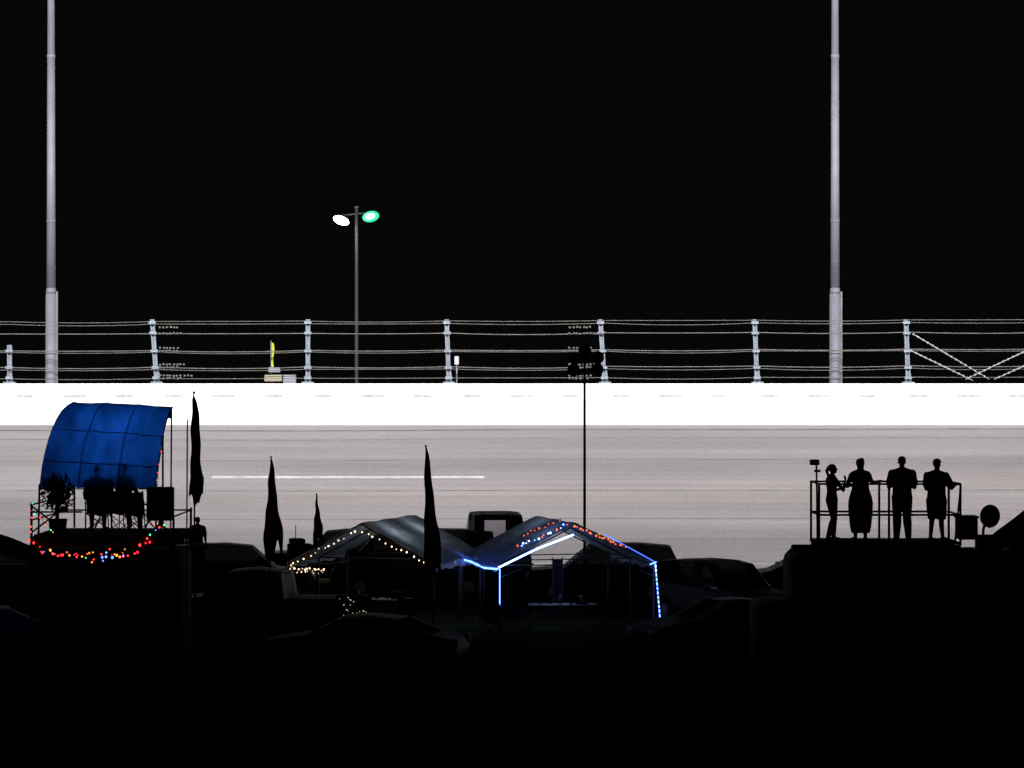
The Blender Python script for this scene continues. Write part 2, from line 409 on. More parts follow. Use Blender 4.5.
def hand(b, wr, dirv, side, m, s):
    d = Vector(dirv).normalized(); up = Vector((0, 0, 1)) if abs(d.z) < .8 else Vector((0, 1, 0))
    r = d.cross(up).normalized(); n = r.cross(d)
    W = Vector(wr)
    for k in (-1, 0, 1): b.cap(W + r * k * .022 * s, W + d * .085 * s + r * k * .026 * s, .018 * s, .016 * s, m, 8)
    for i, l_ in enumerate((.068, .078, .072, .056)):
        k = (i - 1.5) * .024 * s
        a = W + d * .085 * s + r * k * 1.05; c = a + d * l_ * .55 * s - n * .012 * s * 1; e = c + (d * .6 - n * .8) * l_ * .5 * s
        b.cap(a, c, .0105 * s, .010 * s, m, 8); b.cap(c, e, .010 * s, .009 * s, m, 8)
    a = W + d * .025 * s - r * side * .03 * s; c = a + (d * .6 - r * side * .7) * .045 * s; e = c + d * .035 * s
    b.cap(a, c, .013 * s, .012 * s, m, 8); b.cap(c, e, .012 * s, .010 * s, m, 8)

def human(name, loc, rotz, height=1.75, female=False, elbow=None, wrist=None, ankle=None, knee=None, head_turn=0.0, head_tilt=0.0,
          bulk=1.0, hair='short', dress=False, hat=False, shirt=(.02,.02,.022), trousers=(.015,.015,.02), loose=0.0, shorts=False):
    s = height / 1.75; m = M_skin; b = B()
    elbow = elbow or {}; wrist = wrist or {}; ankle = ankle or {}; knee = knee or {}
    V = lambda x, y, z: Vector((x * s, y * s, z * s))
    sw = (.175 if female else .195)
    if female: rings = [(.84,.12,.09),(.93,.165,.115),(1.02,.15,.105),(1.13,.125,.09),(1.22,.13,.10),(1.33,.15,.125),(1.42,.16,.09),(1.47,.10,.065),(1.53,.045,.045)]
    else: rings = [(.80,.15,.10),(.93,.172,.125),(1.03,.165,.12),(1.13,.160,.12),(1.25,.170,.12),(1.36,.185,.125),(1.43,.185,.10),(1.48,.12,.07),(1.53,.055,.055)]
    b.loft([ellipse(V(0, 0, z), a * s * bulk, d * s * bulk) for z, a, d in rings], m)
    b.cap(V(0, 0, 1.46), V(0, .02, 1.58), .06 * s * min(bulk, 1.1), .054 * s, m)
    for q in (-1, 1): b.cap(V(0, 0, 1.50), V(q * sw * bulk * .8, 0, 1.44), .05 * s, .05 * s, m)
    hc = V(0, .025, 1.645); HR = Euler((-head_tilt, 0, head_turn)).to_matrix()
    H = lambda x, y, z: hc + HR @ (Vector((x, y, z)) * s)
    def hs(c, r, sc, u=14, v=10): b.sph(H(*c), r * s, m, sc, u, v, (-head_tilt, 0, head_turn))
    hs((0, -.008, .02), .1, (.80, .98, .92)); hs((0, .03, -.045), .06, (.9, .95, 1.05)); hs((0, .065, -.085), .025, (1.1, .8, .8))
    b.cap(H(0, .088, .01), H(0, .104, -.025), .010 * s, .014 * s, m, 8)
    hs((0, .088, -.055), .017, (1.3, .6, .45)); hs((0, .083, .025), .02, (2.2, .5, .5))
    for q in (-1, 1): hs((q * .08, -.005, -.01), .026, (.35, .7, 1.1)); hs((q * .03, .082, .008), .012, (1.1, .6, .6))
    if hair == 'short': hs((0, -.018, .038), .1, (.88, 1.02, .90))
    if hair == 'bun': hs((0, -.02, .030), .1, (.94, 1.06, .95)); hs((0, -.09, .085), .05, (1.1, 1, 1)); b.cap(H(0, -.05, 0), H(0, -.06, -.1), .075 * s, .06 * s, m)
    if hair == 'long':
        hs((0, -.02, .032), .1, (.9, 1.02, .94)); b.cap(H(0, -.07, 0), H(0, -.085, -.22), .075 * s, .05 * s, m)
    if hair == 'pony':
        hs((0, -.018, .035), .1, (.86, 1.02, .92)); b.cap(H(0, -.11, .05), H(0, -.15, -.02), .035 * s, .04 * s, m); b.cap(H(0, -.15, -.02), H(0, -.13, -.18), .04 * s, .018 * s, m)
    if hat:
        hs((0, -.01, .06), .102, (.9, 1.02, .78)); b.loft([ellipse(H(0, .07, .062), .075 * s, .09 * s), ellipse(H(0, .07, .078), .07 * s, .085 * s)], m)
    for q in (-1, 1):
        sh = V(q * sw * (.5 + bulk * .5), 0, 1.405)
        el = V(*elbow.get(q, (q * (sw + .07), -.02, 1.12))); wr = V(*wrist.get(q, (q * (sw + .075), .05, .87)))
        ab = (.85 if female else 1.08)
        b.cap(sh, el, .060 * s * ab * bulk, .048 * s * ab, m)
        if not female: b.cap(sh, sh.lerp(el, .7), .068 * s * bulk, .070 * s * bulk, m)
        b.cap(el, wr, .046 * s * ab, .029 * s, m)
        hand(b, wr + (wr - el).normalized() * .01, wr - el, q, m, s)
        hp = V(q * .09 * bulk, 0, .9); kn = V(*knee.get(q, (q * .105, .015, .49))); an = V(*ankle.get(q, (q * .11, -.02, .085)))
        th = .088 * bulk * s * (.95 if female else 1.05)
        b.cap(hp, kn, th, (.060 + loose) * s, m)
        mid = kn.lerp(an, .3); lz = 0 if shorts else loose
        b.cap(kn, mid + V(0, -.012, 0), (.058 + lz) * s, (.060 + lz) * s, m); b.cap(mid + V(0, -.012, 0), an, (.059 + lz) * s, (.040 + lz * .8) * s, m)
        b.cap(an + V(0, -.03, -.04), an + V(q * .02, .15, -.055), .040 * s, .034 * s, m)
        if shorts: b.loft([ellipse(kn + V(0, 0, -.03), .105 * s, .11 * s), ellipse(V(q * .095, 0, .88), .12 * s * bulk, .13 * s)], m)
    if dress:
        b.loft([ellipse(V(.01, 0, z), a * s, d * s) for z, a, d in [(.16,.20,.19),(.3,.235,.20),(.6,.27,.20),(.8,.28,.18),(.95,.25,.16),(1.08,.20,.14),(1.25,.18,.13),(1.38,.17,.12)]], m)
    hem = .16 if dress else (.45 if shorts else .12)
    msh = mat('shirt_cloth', shirt, .95, spec=.05, noise=(8, .2)); mtr = mat('trouser_cloth', trousers, .95, spec=.05, noise=(8, .2))
    def rule(c):
        z = c.z / s
        hl = HR.inverted() @ (Vector(c) - hc) / s
        if z > 1.53:
            if (hl.z > .05 or hl.y < -.02 or (abs(hl.x) > .082)) and hl.z > -.3: return 1
            return 0
        if hair in ('long', 'pony') and c.y / s < -.09 and z > 1.35: return 1
        if abs(c.x) / s > sw * bulk + .03:
            return 2 if z > 1.22 else 0
        if z > 1.0: return 2
        if z > hem: return 2 if dress else 3
        return 0 if (dress or shorts) else 3
    return fit(b, name, loc, rotz, rule, [M_skin, M_hair, msh, mtr])

DZ = 3.29
PY = 60.3
human('woman', (6.78, PY, DZ), R(-70), 1.60, True, {1: (.20, .20, 1.16), -1: (-.18, .14, 1.14)}, {1: (.14, .26, 1.34), -1: (-.16, .36, 1.20)},
      {1: (.09, -.14, .085), -1: (-.07, .08, .085)}, {1: (.09, .01, .49), -1: (-.08, .10, .49)}, -.1, -.12, 1.15, 'pony', shirt=(.02,.02,.02), trousers=(.03,.03,.05), loose=.018)
human('woman', (7.38, PY, DZ), R(10), 1.72, True, {1: (.31, .10, 1.22), -1: (-.27, .08, 1.16)}, {1: (.48, .26, 1.26), -1: (-.16, .26, 1.17)},
      {}, {}, .2, .0, 1.2, 'bun', dress=True, shirt=(.02,.015,.02))
human('man', (8.27, PY, DZ), R(4), 1.76, False, {1: (.27, .03, 1.12), -1: (-.27, .03, 1.12)}, {1: (.20, .27, 1.14), -1: (-.20, .27, 1.13)},
      {1: (.13, -.02, .085), -1: (-.12, -.02, .085)}, {}, -.2, .1, 1.25, 'short', loose=.034)
human('man', (9.0, PY, DZ), R(-35), 1.70, False, {1: (.29, .14, 1.15), -1: (-.27, .05, 1.12)}, {1: (.26, .42, 1.20), -1: (-.14, .27, 1.08)},
      {1: (.12, .05, .085), -1: (-.10, -.09, .085)}, {}, .1, .0, 1.28, 'short', hat=True, shorts=True, loose=.01)

# ---------------------------------------------------------------- motorhome + viewing deck
b = B()
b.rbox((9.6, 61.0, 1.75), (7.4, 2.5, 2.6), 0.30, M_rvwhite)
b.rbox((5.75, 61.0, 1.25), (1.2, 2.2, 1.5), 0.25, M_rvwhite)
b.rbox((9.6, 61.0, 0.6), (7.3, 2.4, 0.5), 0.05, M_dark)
for x in (7.4, 8.9, 10.6, 12.2): b.rbox((x, 59.74, 2.1), (0.9, 0.04, 0.55), 0.015, M_glass); b.rbox((x, 59.745, 2.1), (0.98, 0.02, 0.63), 0.008, M_dark)
b.rbox((9.75, 59.74, 1.5), (0.6, 0.04, 1.7), 0.015, M_dark)
for x in (6.0, 11.8):
    for y in (59.9, 62.1): b.cyl((x, y - .13, .42), (x, y + .13, .42), .42, M_tire, seg=22); b.cyl((x, y - .16, .42), (x, y + .16, .42), .2, M_hub, seg=12)
b.rbox((10.15, 60.6, 3.2), (0.48, 0.7, 0.36), 0.05, M_rvwhite)
b.rbox((7.0, 61.6, 3.1), (0.6, 0.5, 0.16), 0.04, M_rvwhite)
b.rbox((11.0, 60.8, 3.12), (0.7, 0.6, 0.2), 0.06, M_rvwhite)
b.rbox((6.25, 60.9, 3.08), (0.5, 0.7, 0.14), 0.05, M_rvwhite)
for i in range(8): b.cyl((13.33, 60.6, .6 + i * .32), (13.33, 61.1, .6 + i * .32), .015, M_galv)
for y in (60.6, 61.1): b.cyl((13.33, y, .5), (13.33, y, 3.2), .02, M_galv)
b.done('motorhome')
M_rail = mat('deck_rail_paint', (.03, .03, .032), .7, spec=.1)
b = B()
x0, x1, y0, y1 = 6.45, 9.42, 59.75, 61.35
for i in range(16): b.box((x0 + (x1 - x0) * (i + .5) / 16, (y0 + y1) / 2, 3.255), (0.175, y1 - y0, 0.05), M_wood)
for y in (y0, (y0 + y1) / 2, y1): b.box(((x0 + x1) / 2, y, 3.14), (x1 - x0, 0.09, 0.17), M_wood)
for y in (y0, y1):
    for z in (4.50, 3.85): b.cyl((x0, y, z), (x1, y, z), 0.022, M_rail)
    for x in (x0, 7.92, x1): b.cyl((x, y, 3.2), (x, y, 4.52), 0.026, M_rail)
for x in (x0, x1):
    for z in (4.50, 3.85): b.cyl((x, y0, z), (x, y1, z), 0.022, M_rail)
b.cyl((x1 - .12, y0, 3.25), (x1, y0, 4.4), 0.02, M_rail)
b.done('viewing_platform')
b = B()
b.cyl((6.40, 59.6, 3.2), (6.38, 59.6, 4.95), 0.02, M_black); b.rbox((6.34, 59.6, 4.96), (0.2, 0.14, 0.12), 0.03, M_dark); b.rbox((6.40, 59.6, 4.78), (0.14, 0.1, 0.05), 0.02, M_dark)
b.done('action_camera_mast')
b = B()
b.rbox((9.68, 60.6, 3.52), (0.42, 0.5, 0.45), 0.04, M_dark); b.rbox((9.68, 60.6, 3.77), (0.46, 0.54, 0.06), 0.02, M_dark)
b.done('cooler_box')
b = B()
rr = []
for j in range(6):
    r = 0.26 * j / 5 + .002; rr.append([(r * math.cos(a * math.pi / 10), -0.10 * (j / 5) ** 2 + 0.1, r * .95 * math.sin(a * math.pi / 10)) for a in range(20)])
b.loft(rr, M_dark, caps=False)
b.cyl((0, .1, 0), (0, .25, -.3), .03, M_dark); b.cyl((0, .25, -.3), (0, .25, -.62), .03, M_dark); b.cyl((0, .02, -.25), (0, -.22, 0), .012, M_dark); b.sph((0, -.22, 0), .03, M_dark)
o = b.done('satellite_dish', (10.2, 60.7, 3.78), R(25))

# ---------------------------------------------------------------- pop-up tents
def tent(name, x, y, rot, W, D, ze, zp, m, legm=M_galv, over=0.0, valance=0.18):
    """origin front-centre on the ground; ridge runs along +y"""
    b = B(); h = W / 2; n = 14
    def roof(side):
        rows = []
        for i in range(n + 1):
            t = i / n; row = []
            for j in range(25):
                v = j / 24
                sagg = -0.07 * math.sin(math.pi * t) * (0.5 - 0.5 * math.cos(v * math.pi * 4)) + .014 * math.sin(v * 31 + t * 7) * t + .01 * math.sin(v * 17 - t * 15)
                row.append((side * h * t, v * D, zp + (ze - zp) * t + sagg))
            rows.append(row)
        b.grid(rows, m)
        b.grid([[(side * (h + .01), v * D / 16, ze) for v in range(17)], [(side * (h + .03 + .02 * math.sin(v * 2.1)), v * D / 16, ze - valance * (1 + .2 * math.sin(v * 1.7))) for v in range(17)]], m)
    roof(-1); roof(1)
    for yy in (0, D / 2, D):
        for sx in (-1, 1):
            b.cyl((sx * (h - .04), yy, 0), (sx * (h - .04), yy, ze), .026, legm, seg=8)
            b.cyl((sx * (h - .04), yy, ze - .03), (0, yy, zp - .03), .02, legm, seg=8)
            b.cyl((sx * (h - .04), yy, ze - .35), (sx * h * .55, yy, ze + .02), .014, legm, seg=6)
            b.box((sx * (h - .04), yy, .02), (.14, .14, .03), legm)
        b.cyl((-(h - .04), yy, ze - .02), (h - .04, yy, ze - .02), .016, legm, seg=6)
    for sx in (-1, 1): b.cyl((sx * (h - .04), 0, ze - .03), (sx * (h - .04), D, ze - .03), .02, legm, seg=8)
    b.cyl((0, 0, zp - .03), (0, D, zp - .03), .02, legm, seg=8)
    return b.done(name, (x, y, 0), rot)

M_tentA = fabric('tent_canvas_white', (.50, .56, .64), .55)
M_tentB = fabric('tent_canvas_blue', (.36, .42, .56), .55)
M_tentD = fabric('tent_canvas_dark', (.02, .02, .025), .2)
M_leg = mat('tent_leg_steel', (.07, .07, .08), .6, .2)
TA = tent('canopy_tent', -4.05, 76.2, R(-15), 4.15, 5.0, 1.80, 2.88, M_tentA, M_leg)
TB = tent('canopy_tent', 1.72, 75.2, R(14), 4.3, 4.4, 1.85, 2.92, M_tentB, M_leg)
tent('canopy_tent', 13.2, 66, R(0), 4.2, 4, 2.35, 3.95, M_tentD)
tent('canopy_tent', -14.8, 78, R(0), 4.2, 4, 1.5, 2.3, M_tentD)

def xf(o, p): return o.matrix_basis @ Vector(p)
def bulbs(b, pts, spacing, mats, r, wire=M_black, jit=0.02, skip=0.0):
    b.tube(pts, 0.006, wire, 4)
    for p, q in zip(pts[:-1], pts[1:]):
        p = Vector(p); q = Vector(q); L_ = (q - p).length; t = spacing * .5
        while t <= L_:
            c = p.lerp(q, t / L_) + Vector((random.uniform(-jit, jit), random.uniform(-jit, jit), -r + random.uniform(-jit, jit)))
            if random.random() >= skip: b.sph(c, r * random.uniform(.6, 1.2), random.choice(mats), (1, 1, 1.1), 8, 6)
            t += spacing * random.uniform(.75, 1.25)
def swag(p, q, sag, n=3):
    p = Vector(p); q = Vector(q); return [p.lerp(q, i / n) + Vector((0, 0, -sag * 4 * (i / n) * (1 - i / n))) for i in range(n + 1)]
def ln(p, q): return [Vector(p), Vector(q)]
E_warm = emis('bulb_warm', (1, .66, .34), 6); E_warm2 = emis('bulb_warm_dim', (1, .72, .45), 2.0); E_warm3 = emis('bulb_warm_faint', (1, .85, .7), 1.0)
b = B(); h = 4.15 / 2
for a, c in (((-h, -.03, 1.70), (0, -.03, 2.72)), ((0, -.03, 2.72), (h, -.03, 1.74))):
    bulbs(b, ln(xf(TA, a), xf(TA, c)), .17, [E_warm, E_warm2, E_warm2], .020, jit=.035)
bulbs(b, ln(xf(TA, (-h, -.02, 1.66)), xf(TA, (-h + 1.1, -.02, 1.62))), .075, [E_warm, E_warm2], .022, jit=.03)
bulbs(b, ln(xf(TA, (-h + .1, 0, 1.53)), xf(TA, (-h + 1.0, 0, 1.56))), .11, [E_warm2, E_warm3], .018, jit=.04)
bulbs(b, ln(xf(TA, (h, 0, 1.74)), xf(TA, (h, 5, 1.74))), .3, [E_warm2, E_warm3], .018)
b.done('string_lights')
E_blue = emis('led_blue', (.08, .20, 1.0), 8); E_blue2 = emis('led_ice_blue', (.28, .45, 1.0), 7); E_or = emis('bulb_orange', (1, .13, .03), 2.6)
E_bdim = emis('led_blue_dim', (.08, .16, 1.0), 2.0)
b = B(); h = 4.3 / 2
b.tube([xf(TB, p) for p in ((-h, -.03, 1.78), (-h * .5, -.03, 2.27), (-.1, -.03, 2.62))], .024, E_blue2)
b.tube([xf(TB, p) for p in ((-h - .02, 0, 1.74), (-h - .02, 1.5, 1.68), (-h - .02, 3.0, 1.75), (-h - .02, 4.4, 1.76))], .024, E_blue)
b.tube([xf(TB, p) for p in ((-h + .04, -.03, 1.75), (-h + .04, -.03, .75))], .014, E_blue)
b.tube([xf(TB, p) for p in ((-h + .04, 2.2, 1.75), (-h + .04, 2.2, .85))], .012, E_bdim)
b.tube([xf(TB, p) for p in ((h * .35, -.03, 2.62), (h, -.03, 1.86))], .012, E_bdim)
b.tube([xf(TB, p) for p in ((h + .02, -.03, 1.86), (h - .25, -.4, 1.83), )], .016, E_blue)
pts = [xf(TB, (h, -.04, 1.80)), xf(TB, (h + .06, -.04, 1.0)), xf(TB, (h + .08, -.3, .02))]
for i in range(15):
    t = i / 15; p = pts[0].lerp(pts[2], t); q = pts[0].lerp(pts[2], t + .045); b.cyl(p, q, .016, E_blue2 if i in (0, 1, 12, 13) else E_blue, seg=6)
b.sph(pts[2] + Vector((0, 0, .10)), .05, emis('lamp_cool', (.8, .88, 1), 6), (.8, .8, 2))
b.sph(pts[2] + Vector((0.05, 0, .26)), .03, E_blue2, (.8, .8, 2))
b.done('led_light_strip')
b = B()
bulbs(b, ln(xf(TB, (-h * .66, 1.0, 2.26)), xf(TB, (-.1, .5, 2.90))), .095, [E_or, E_blue2, E_or, E_blue, E_or], .024, jit=.035)
bulbs(b, ln(xf(TB, (-h * .45, 2.2, 2.50)), xf(TB, (0.0, 1.6, 2.96))), .13, [E_or], .020, jit=.03)
bulbs(b, ln(xf(TB, (-0.1, -.05, 2.88)), xf(TB, (h * .62, -.05, 2.30))), .085, [E_or, E_or, E_or, E_or], .025, jit=.035)
b.done('string_lights')
pointlight('tent_roof_fill', xf(TA, (0.3, 1.4, 2.15)), 9.0, (.85, .92, 1), .25)  # unseen fill lights added under both tents to brighten the roof canvas
pointlight('tent_roof_fill', xf(TA, (0.3, 3.7, 2.15)), 9.0, (.85, .92, 1), .25)
pointlight('tent_roof_fill', xf(TB, (-.3, 1.2, 2.2)), 7.0, (.45, .6, 1), .25)
pointlight('tent_roof_fill', xf(TB, (0.3, 3.2, 2.2)), 10.0, (.75, .85, 1), .25)

def folding_table(x, y, rot, W=1.8, D=.75, top=None):
    b = B(); top = top or mat('table_top', (.16, .18, .22), .6)
    b.rbox((0, 0, .73), (W, D, .045), .015, top)
    for sx in (-1, 1):
        for sy in (-1, 1): b.cyl((sx * (W / 2 - .15), sy * (D / 2 - .06), .71), (sx * (W / 2 - .08), sy * (D / 2 - .05), 0), .015, M_leg)
        b.cyl((sx * (W / 2 - .12), -D / 2 + .06, .3), (sx * (W / 2 - .12), D / 2 - .06, .3), .012, M_leg)
    for i in range(5):
        xx = -.6 + i * .27; yy = random.uniform(-.2, .2); b.cyl((xx, yy, .755), (xx, yy, .755 + random.uniform(.1, .25)), .035, random.choice([M_dark, M_galv, M_red_l]))
    b.rbox((.5, 0, .86), (.35, .25, .2), .03, M_dark)
    return b.done('folding_table', (x, y, 0), rot)
def camp_chair(x, y, rot, z=0):
    b = B(); f = mat('chair_cloth', (.015, .015, .025), .9, spec=.05)
    b.grid([[(-.25, -.22, .45), (0, -.22, .41), (.25, -.22, .45)], [(-.25, .2, .42), (0, .2, .37), (.25, .2, .42)], [(-.27, .3, .9), (0, .33, .88), (.27, .3, .9)]], f)
    for sx in (-1, 1):
        b.cyl((sx * .27, -.24, 0), (sx * .27, -.24, .62), .012, M_dark); b.cyl((sx * .27, .22, 0), (sx * .28, .32, .92), .012, M_dark)
        b.cyl((sx * .27, -.26, .62), (sx * .27, .26, .64), .022, M_dark); b.cyl((sx * .27, -.24, .02), (sx * .27, .24, .42), .01, M_dark)
    for yy in (-.24, .24): b.cyl((-.27, yy, .05), (.27, yy, .42), .01, M_dark); b.cyl((.27, yy, .05), (-.27, yy, .42), .01, M_dark)
    return b.done('camp_chair', (x, y, z), rot)
folding_table(1.35, 75.6, R(5)); folding_table(-3.6, 77.5, R(-10))
camp_chair(0.1, 74.6, R(20)); camp_chair(2.7, 75.0, R(200)); camp_chair(-4.9, 76.5, R(30)); camp_chair(-2.9, 75.6, R(-20)); camp_chair(-.4, 73.8, R(150))
b = B(); b.box((0, 0, .95), (.28, .02, 1.7), fabric('banner_cloth', (.06, .065, .08), .3)); b.cyl((-.14, 0, 0), (-.14, 0, 1.85), .015, M_leg); b.cyl((.14, 0, 0), (.14, 0, 1.85), .015, M_leg)
b.done('rolled_awning_panel', (1.25, 78.0, 0), R(14))
b = B()
for (cx, cz, w_, h_) in ((0, .3, .8, .6), (.03, .85, .7, .5), (-.04, 1.35, .6, .5), (.02, 1.85, .66, .5), (-.06, 2.17, .4, .16)):
    b.rbox((cx, 0, cz), (w_, .6, h_ - .01), .04, M_dark)
b.cyl((-.1, 0, 2.2), (-.1, 0, 2.62), .012, M_black)
b.done('stacked_storage_crates', (-6.0, 80.2, 0), R(12))

# ---------------------------------------------------------------- drooping flags
def flag(x, y, ztop, drop, wid, col, lean=0.0, base=0, name='drooping_flag', power=1.0, tail=0.0):
    b = B(); m = mat('flag_cloth', tuple(c * .6 for c in col), .95, spec=.03, noise=(5, .3))
    b.cyl((0, 0, base), (lean, 0, ztop), .022, M_black, .014)
    b.sph((lean, 0, ztop), .03, M_black)
    rows = []; ph = x * 3.1
    for i in range(19):
        t = i / 18
        wv = wid * (.08 + .92 * min(1, t / .9) ** power) * (1 + .10 * math.sin(t * 11 + ph)); row = []
        xc = lean * (ztop - drop * t) / ztop
        for j in range(17):
            u = j / 16
            z = ztop - .05 - drop * t
            z -= (.16 * wid / .4) * t * (math.sin(u * 7 + ph) + .6 * math.sin(u * 15 + ph * 2)) * (1 if t > .8 else .3)
            row.append((xc + wv * (u - .34) + .012 * math.sin(i * 1.1 + ph), .07 * (.3 + t) * math.sin(u * math.pi * 5 + i * .25), z))
        rows.append(row)
    b.grid(rows, m); return b.done(name, (x, y, 0))
flag(-6.14, 72, 4.75, 2.35, .50, (.02, .02, .02), .04, power=.9)
flag(-5.48, 80, 3.50, 1.4, .34, (.02, .02, .02), -.02)
flag(-1.92, 70, 5.07, 3.2, .44, (.02, .02, .03), -.20, power=.75)
flag(-6.68, 60, 6.42, 2.25, .27, (.02, .02, .03), -.03, power=.4)
b = B(); b.cyl((0, 0, 0), (0.03, 0, 5.85), .016, M_black); b.rbox((0, 0, .15), (.3, .3, .3), .05, M_dark); b.done('antenna_mast', (-6.9, 60.2, 0))

# ---------------------------------------------------------------- loudspeaker pole
b = B()
b.cyl((0, 0, 0), (0, 0, 7.3), .045, M_black, .035)
for i, (dx, dz) in enumerate(((-.22, 7.0), (.24, 7.02), (-.2, 7.32), (.25, 7.36), (0, 7.55))):
    b.cyl((0, 0, dz), (dx, -.1, dz), .03, M_black)
    b.cyl((dx, -.05, dz), (dx * 1.5, -.42, dz), .06, M_dark, .19, 16)
    b.sph((dx, .02, dz), .09, M_dark)
b.done('loudspeaker_pole', (2.1, 82.3, 0))

# ---------------------------------------------------------------- blue canopy lookout on trailer
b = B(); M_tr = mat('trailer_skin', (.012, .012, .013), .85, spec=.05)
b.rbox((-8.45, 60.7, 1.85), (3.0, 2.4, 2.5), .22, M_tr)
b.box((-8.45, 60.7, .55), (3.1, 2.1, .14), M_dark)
for x in (-9.0, -8.1):
    for y in (59.5, 61.8): b.cyl((x, y - .12, .36), (x, y + .12, .36), .36, M_tire, seg=22); b.cyl((x, y - .14, .36), (x, y + .14, .36), .18, M_hub, seg=12)
b.rbox((-7.9, 59.48, 1.7), (.8, .04, 1.8), .015, M_tr)
b.cyl((-6.95, 60.6, .5), (-5.9, 60.6, .45), .05, M_dark)
b.done('cargo_trailer')

b = B()
DL, DR = -9.98, -6.98
for i in range(17): b.box((DL + (DR - DL) * (i + .5) / 17, 60.5, 3.43), (.165, 3.3, .05), M_wood)
for y in (58.95, 60.5, 62.05): b.box(((DL + DR) / 2, y, 3.31), (DR - DL, .09, .18), M_wood)
for x in (DL + .03, DR - .03):
    for y in (58.9, 62.1): b.cyl((x, y, 0), (x, y, 4.15 if x < -8 else 3.9), .026, M_black)
    for z in ((4.1, 3.78) if x < -8 else (3.85,)): b.cyl((x, 58.9, z), (x, 62.1, z), .018, M_black)
    b.cyl((x, 58.9, .2), (x, 62.1, 3.2), .02, M_black)
b.cyl((DL, 62.1, 3.85), (DR, 62.1, 3.85), .018, M_black)
b.cyl((DL, 58.9, 4.1), (-9.2, 58.9, 3.5), .018, M_black); b.cyl((-9.2, 58.9, 4.1), (DL, 58.9, 3.5), .018, M_black)
b.cyl((DL, 58.9, 3.95), (-8.9, 58.9, 3.95), .018, M_black)
b.cyl((DL, 58.9, 0.3), (DR, 58.9, 3.2), .02, M_black); b.cyl((DR, 58.9, .3), (DL, 58.9, 3.2), .02, M_black)
b.cyl((DL, 58.9, 1.7), (DR, 58.9, 1.7), .02, M_black)
b.done('lookout_scaffold')

M_tarp = fabric('blue_tarp', (.008, .10, .52), .75, 3, .4)
LE = [(-9.50, 62.4, 6.02), (-9.45, 61.9, 6.15), (-9.50, 61.5, 6.20), (-9.66, 61.0, 6.02), (-9.76, 60.4, 5.66), (-9.82, 59.9, 5.22), (-9.87, 59.7, 4.82), (-9.90, 59.6, 4.40)]
RE = [(-7.50, 62.4, 5.85), (-7.44, 61.9, 6.0), (-7.34, 61.5, 6.10), (-7.38, 61.0, 5.92), (-7.42, 60.4, 5.50), (-7.43, 59.9, 5.05), (-7.45, 59.7, 4.72), (-7.47, 59.6, 4.40)]
def interp(P, t):
    f = t * (len(P) - 1); i = min(int(f), len(P) - 2); u = f - i
    p = [Vector(P[max(0, min(len(P) - 1, i + k))]) for k in (-1, 0, 1, 2)]
    return 0.5 * ((2 * p[1]) + (-p[0] + p[2]) * u + (2 * p[0] - 5 * p[1] + 4 * p[2] - p[3]) * u * u + (-p[0] + 3 * p[1] - 3 * p[2] + p[3]) * u ** 3)
rows = []
NB = 3
for i in range(37):
    t = i / 36; l = interp(LE, t); r = interp(RE, t); row = []
    for j in range(61):
        u = j / 60; p = l.lerp(r, u)
        dip = abs(math.sin(u * math.pi * NB)) ** .7
        p.z += .04 * math.sin(u * math.pi) - .03 * dip * (1 - t) ; p.y += .05 * dip * t
        p.z += .018 * math.sin(u * 23 + t * 9) * t; p.y += .018 * math.sin(u * 37 + t * 15) + .012 * math.sin(u * 11 - t * 27)
        row.append(tuple(p))
    rows.append(row)
b = B(); b.grid(rows, M_tarp)
for k in range(NB + 1):
    u = k / NB; pts = [interp(LE, i / 14).lerp(interp(RE, i / 14), u) + Vector((0, .05, .0)) for i in range(15)]
    b.tube(pts, .014, M_black, 6)
for t in (0.3, .58, .8, 1.0): b.cyl(interp(LE, t) + Vector((0, .05, 0)), interp(RE, t) + Vector((0, .05, 0)), .013, M_black)
for x in (-9.6, -7.66):
    b.cyl((x, 62.4, 3.45), (x, 62.4, 5.95), .022, M_black)
b.cyl((-9.92, 59.6, 3.45), (-9.90, 59.6, 4.5), .022, M_black); b.cyl((-7.46, 59.6, 3.45), (-7.46, 59.6, 4.5), .022, M_black)
b.cyl((-7.38, 61.5, 3.45), (-7.36, 61.5, 6.05), .018, M_black)
b.done('blue_tarp_canopy')
for k, (lx, tx) in enumerate(((-9.1, -9.05), (-8.0, -7.9))):  # fixtures and spots added behind the tarp to make it glow
    b = B(); b.cyl((lx, 62.05, 3.45), (lx, 63.0, 3.7), .02, M_black); b.rbox((lx, 63.1, 3.75), (.22, .1, .16), .02, M_dark); b.done('tarp_fill_fixture')
    l = bpy.data.lights.new('tarp_fill_light', 'SPOT'); l.energy = 125; l.color = (.75, .85, 1); l.spot_size = R(62); l.spot_blend = .9; l.shadow_soft_size = .2
    o = bpy.data.objects.new('tarp_fill_light', l); COL.objects.link(o); o.location = (lx, 63.0, 3.9)
    o.rotation_euler = (Vector((tx, 60.4, 5.5)) - Vector((lx, 63.0, 3.85))).to_track_quat('-Z', 'Y').to_euler()

